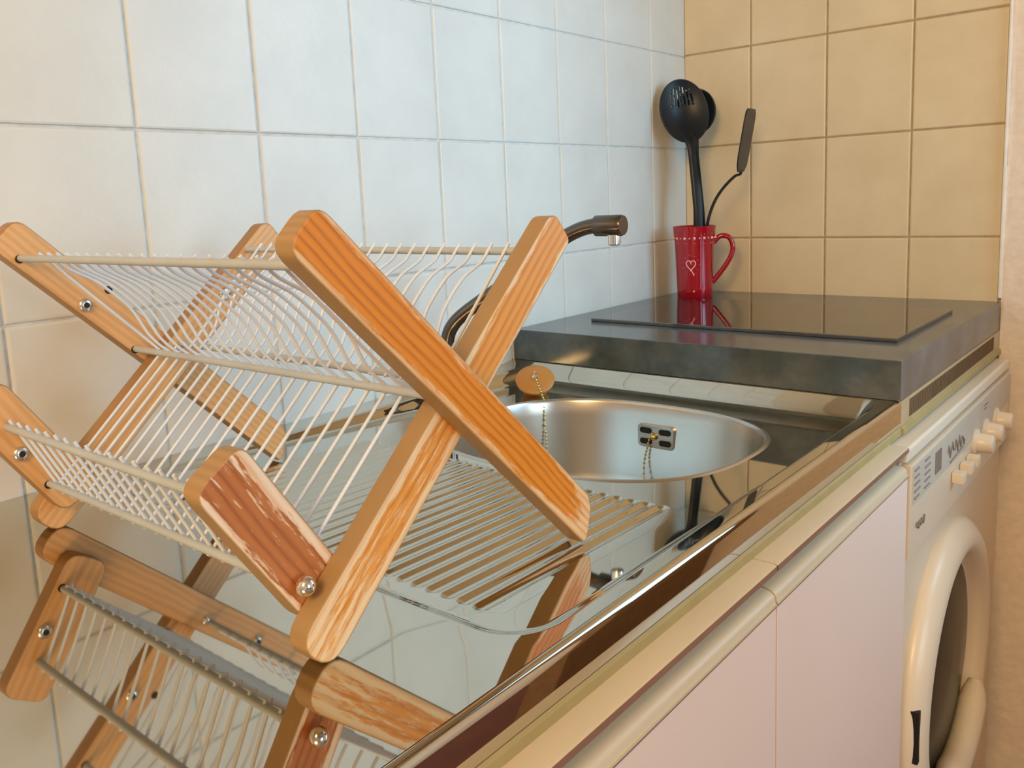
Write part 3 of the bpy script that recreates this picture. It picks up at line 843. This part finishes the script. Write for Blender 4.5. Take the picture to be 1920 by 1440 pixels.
# porthole
pcx, pcz = -.400, ZO - .590
dr = None
mb = MB(); mb.lathe([(.214, -.002), (.216, .005), (.211, .014), (.198, .024), (.184, .028), (.172, .025), (.164, .014), (.158, .004), (.150, .001)], (pcx, FY, pcz), axis=(0, -1, 0), n=72, caps=False)
dr = mb.build('door_ring', M['enamel_ring'], wm, smooth=True)
mb = MB(); mb.lathe([(.156, .0015), (.140, .004), (.10, .009), (.06, .012), (.0001, .013)], (pcx, FY, pcz), axis=(0, -1, 0), n=56, caps=False); mb.build('door_glass', M['door_glass'], dr, smooth=True)
mb = MB()
a0, a1 = -2.0, -.55
mb.tube([(pcx + .146 * cos(a0 + (a1 - a0) * i / 12), FY - .022, pcz + .146 * sin(a0 + (a1 - a0) * i / 12)) for i in range(13)], [.010, .017] + [.020] * 9 + [.017, .010], 14); mb.build('door_handle', M['enamel_ring'], dr, smooth=True)
mb = MB(); mb.box(-.6085, -.5985, FY - .021, FY - .008, ZO - .618, ZO - .548); mb.build('latch_slot', M['black'], dr, bevel=.001)

# ------------------------------------------------------------------ lights
def area(name, loc, target, sx, sy, power, col):
    l = bpy.data.lights.new(name, 'AREA'); l.shape = 'RECTANGLE'; l.size = sx; l.size_y = sy; l.energy = power; l.color = col
    o = bpy.data.objects.new(name, l); o.location = loc
    o.rotation_euler = (Vector(target) - Vector(loc)).to_track_quat('-Z', 'Y').to_euler(); link(o); return o
area('window_daylight', ((WX0 + WX1) / 2, RY + .12, (WZ0 + WZ1) / 2), ((WX0 + WX1) / 2, 0, (WZ0 + WZ1) / 2 - .25), WX1 - WX0, WZ1 - WZ0, 33, (.66, .87, 1.0))
l2 = area('added_side_daylight', ((PX0 + PX1) / 2, -1.22, (PZ0 + PZ1) / 2), (-.80, 0, 1.30), PX1 - PX0, PZ1 - PZ0, 4.0, (.34, .70, 1.0))  # added cool light for the bluish corner sheen, in the made-up opening
l2.data.spread = math.radians(95)
area('ceiling_lamp', (-3.0, -1.15, 2.10), (-.2, -.5, 1.0), .7, .7, 31, (1.0, .66, .30))
w = bpy.data.worlds.new('World'); S.world = w; w.use_nodes = True
w.node_tree.nodes['Background'].inputs[0].default_value = (.75, .88, 1, 1); w.node_tree.nodes['Background'].inputs[1].default_value = .6

# ------------------------------------------------------------------ camera
cam = bpy.data.cameras.new('camera'); co = bpy.data.objects.new('camera', cam); link(co)
yaw, pitch, roll = 6.95460395e-01, -1.49538118e-01, -4.31562781e-02
f_ = Vector((cos(pitch) * cos(yaw), cos(pitch) * sin(yaw), sin(pitch)))
r0 = f_.cross(Vector((0, 0, 1))).normalized(); u0 = r0.cross(f_)
r2 = r0 * cos(roll) + u0 * sin(roll); u2 = -r0 * sin(roll) + u0 * cos(roll)
mat = Matrix((r2, u2, -f_)).transposed().to_4x4(); mat.translation = Vector((-1.64954862, -.87755762, ZO + .0981407))
co.matrix_world = mat
cam.sensor_width = 36; cam.sensor_fit = 'HORIZONTAL'; cam.lens = 1588.65 / 1920 * 36
cam.shift_y = -106.2 / 1920; cam.clip_start = .01
S.camera = co
S.view_settings.view_transform = 'Standard'; S.view_settings.look = 'None'; S.view_settings.gamma = 1
S.view_settings.use_curve_mapping = False; S.view_settings.exposure = .08
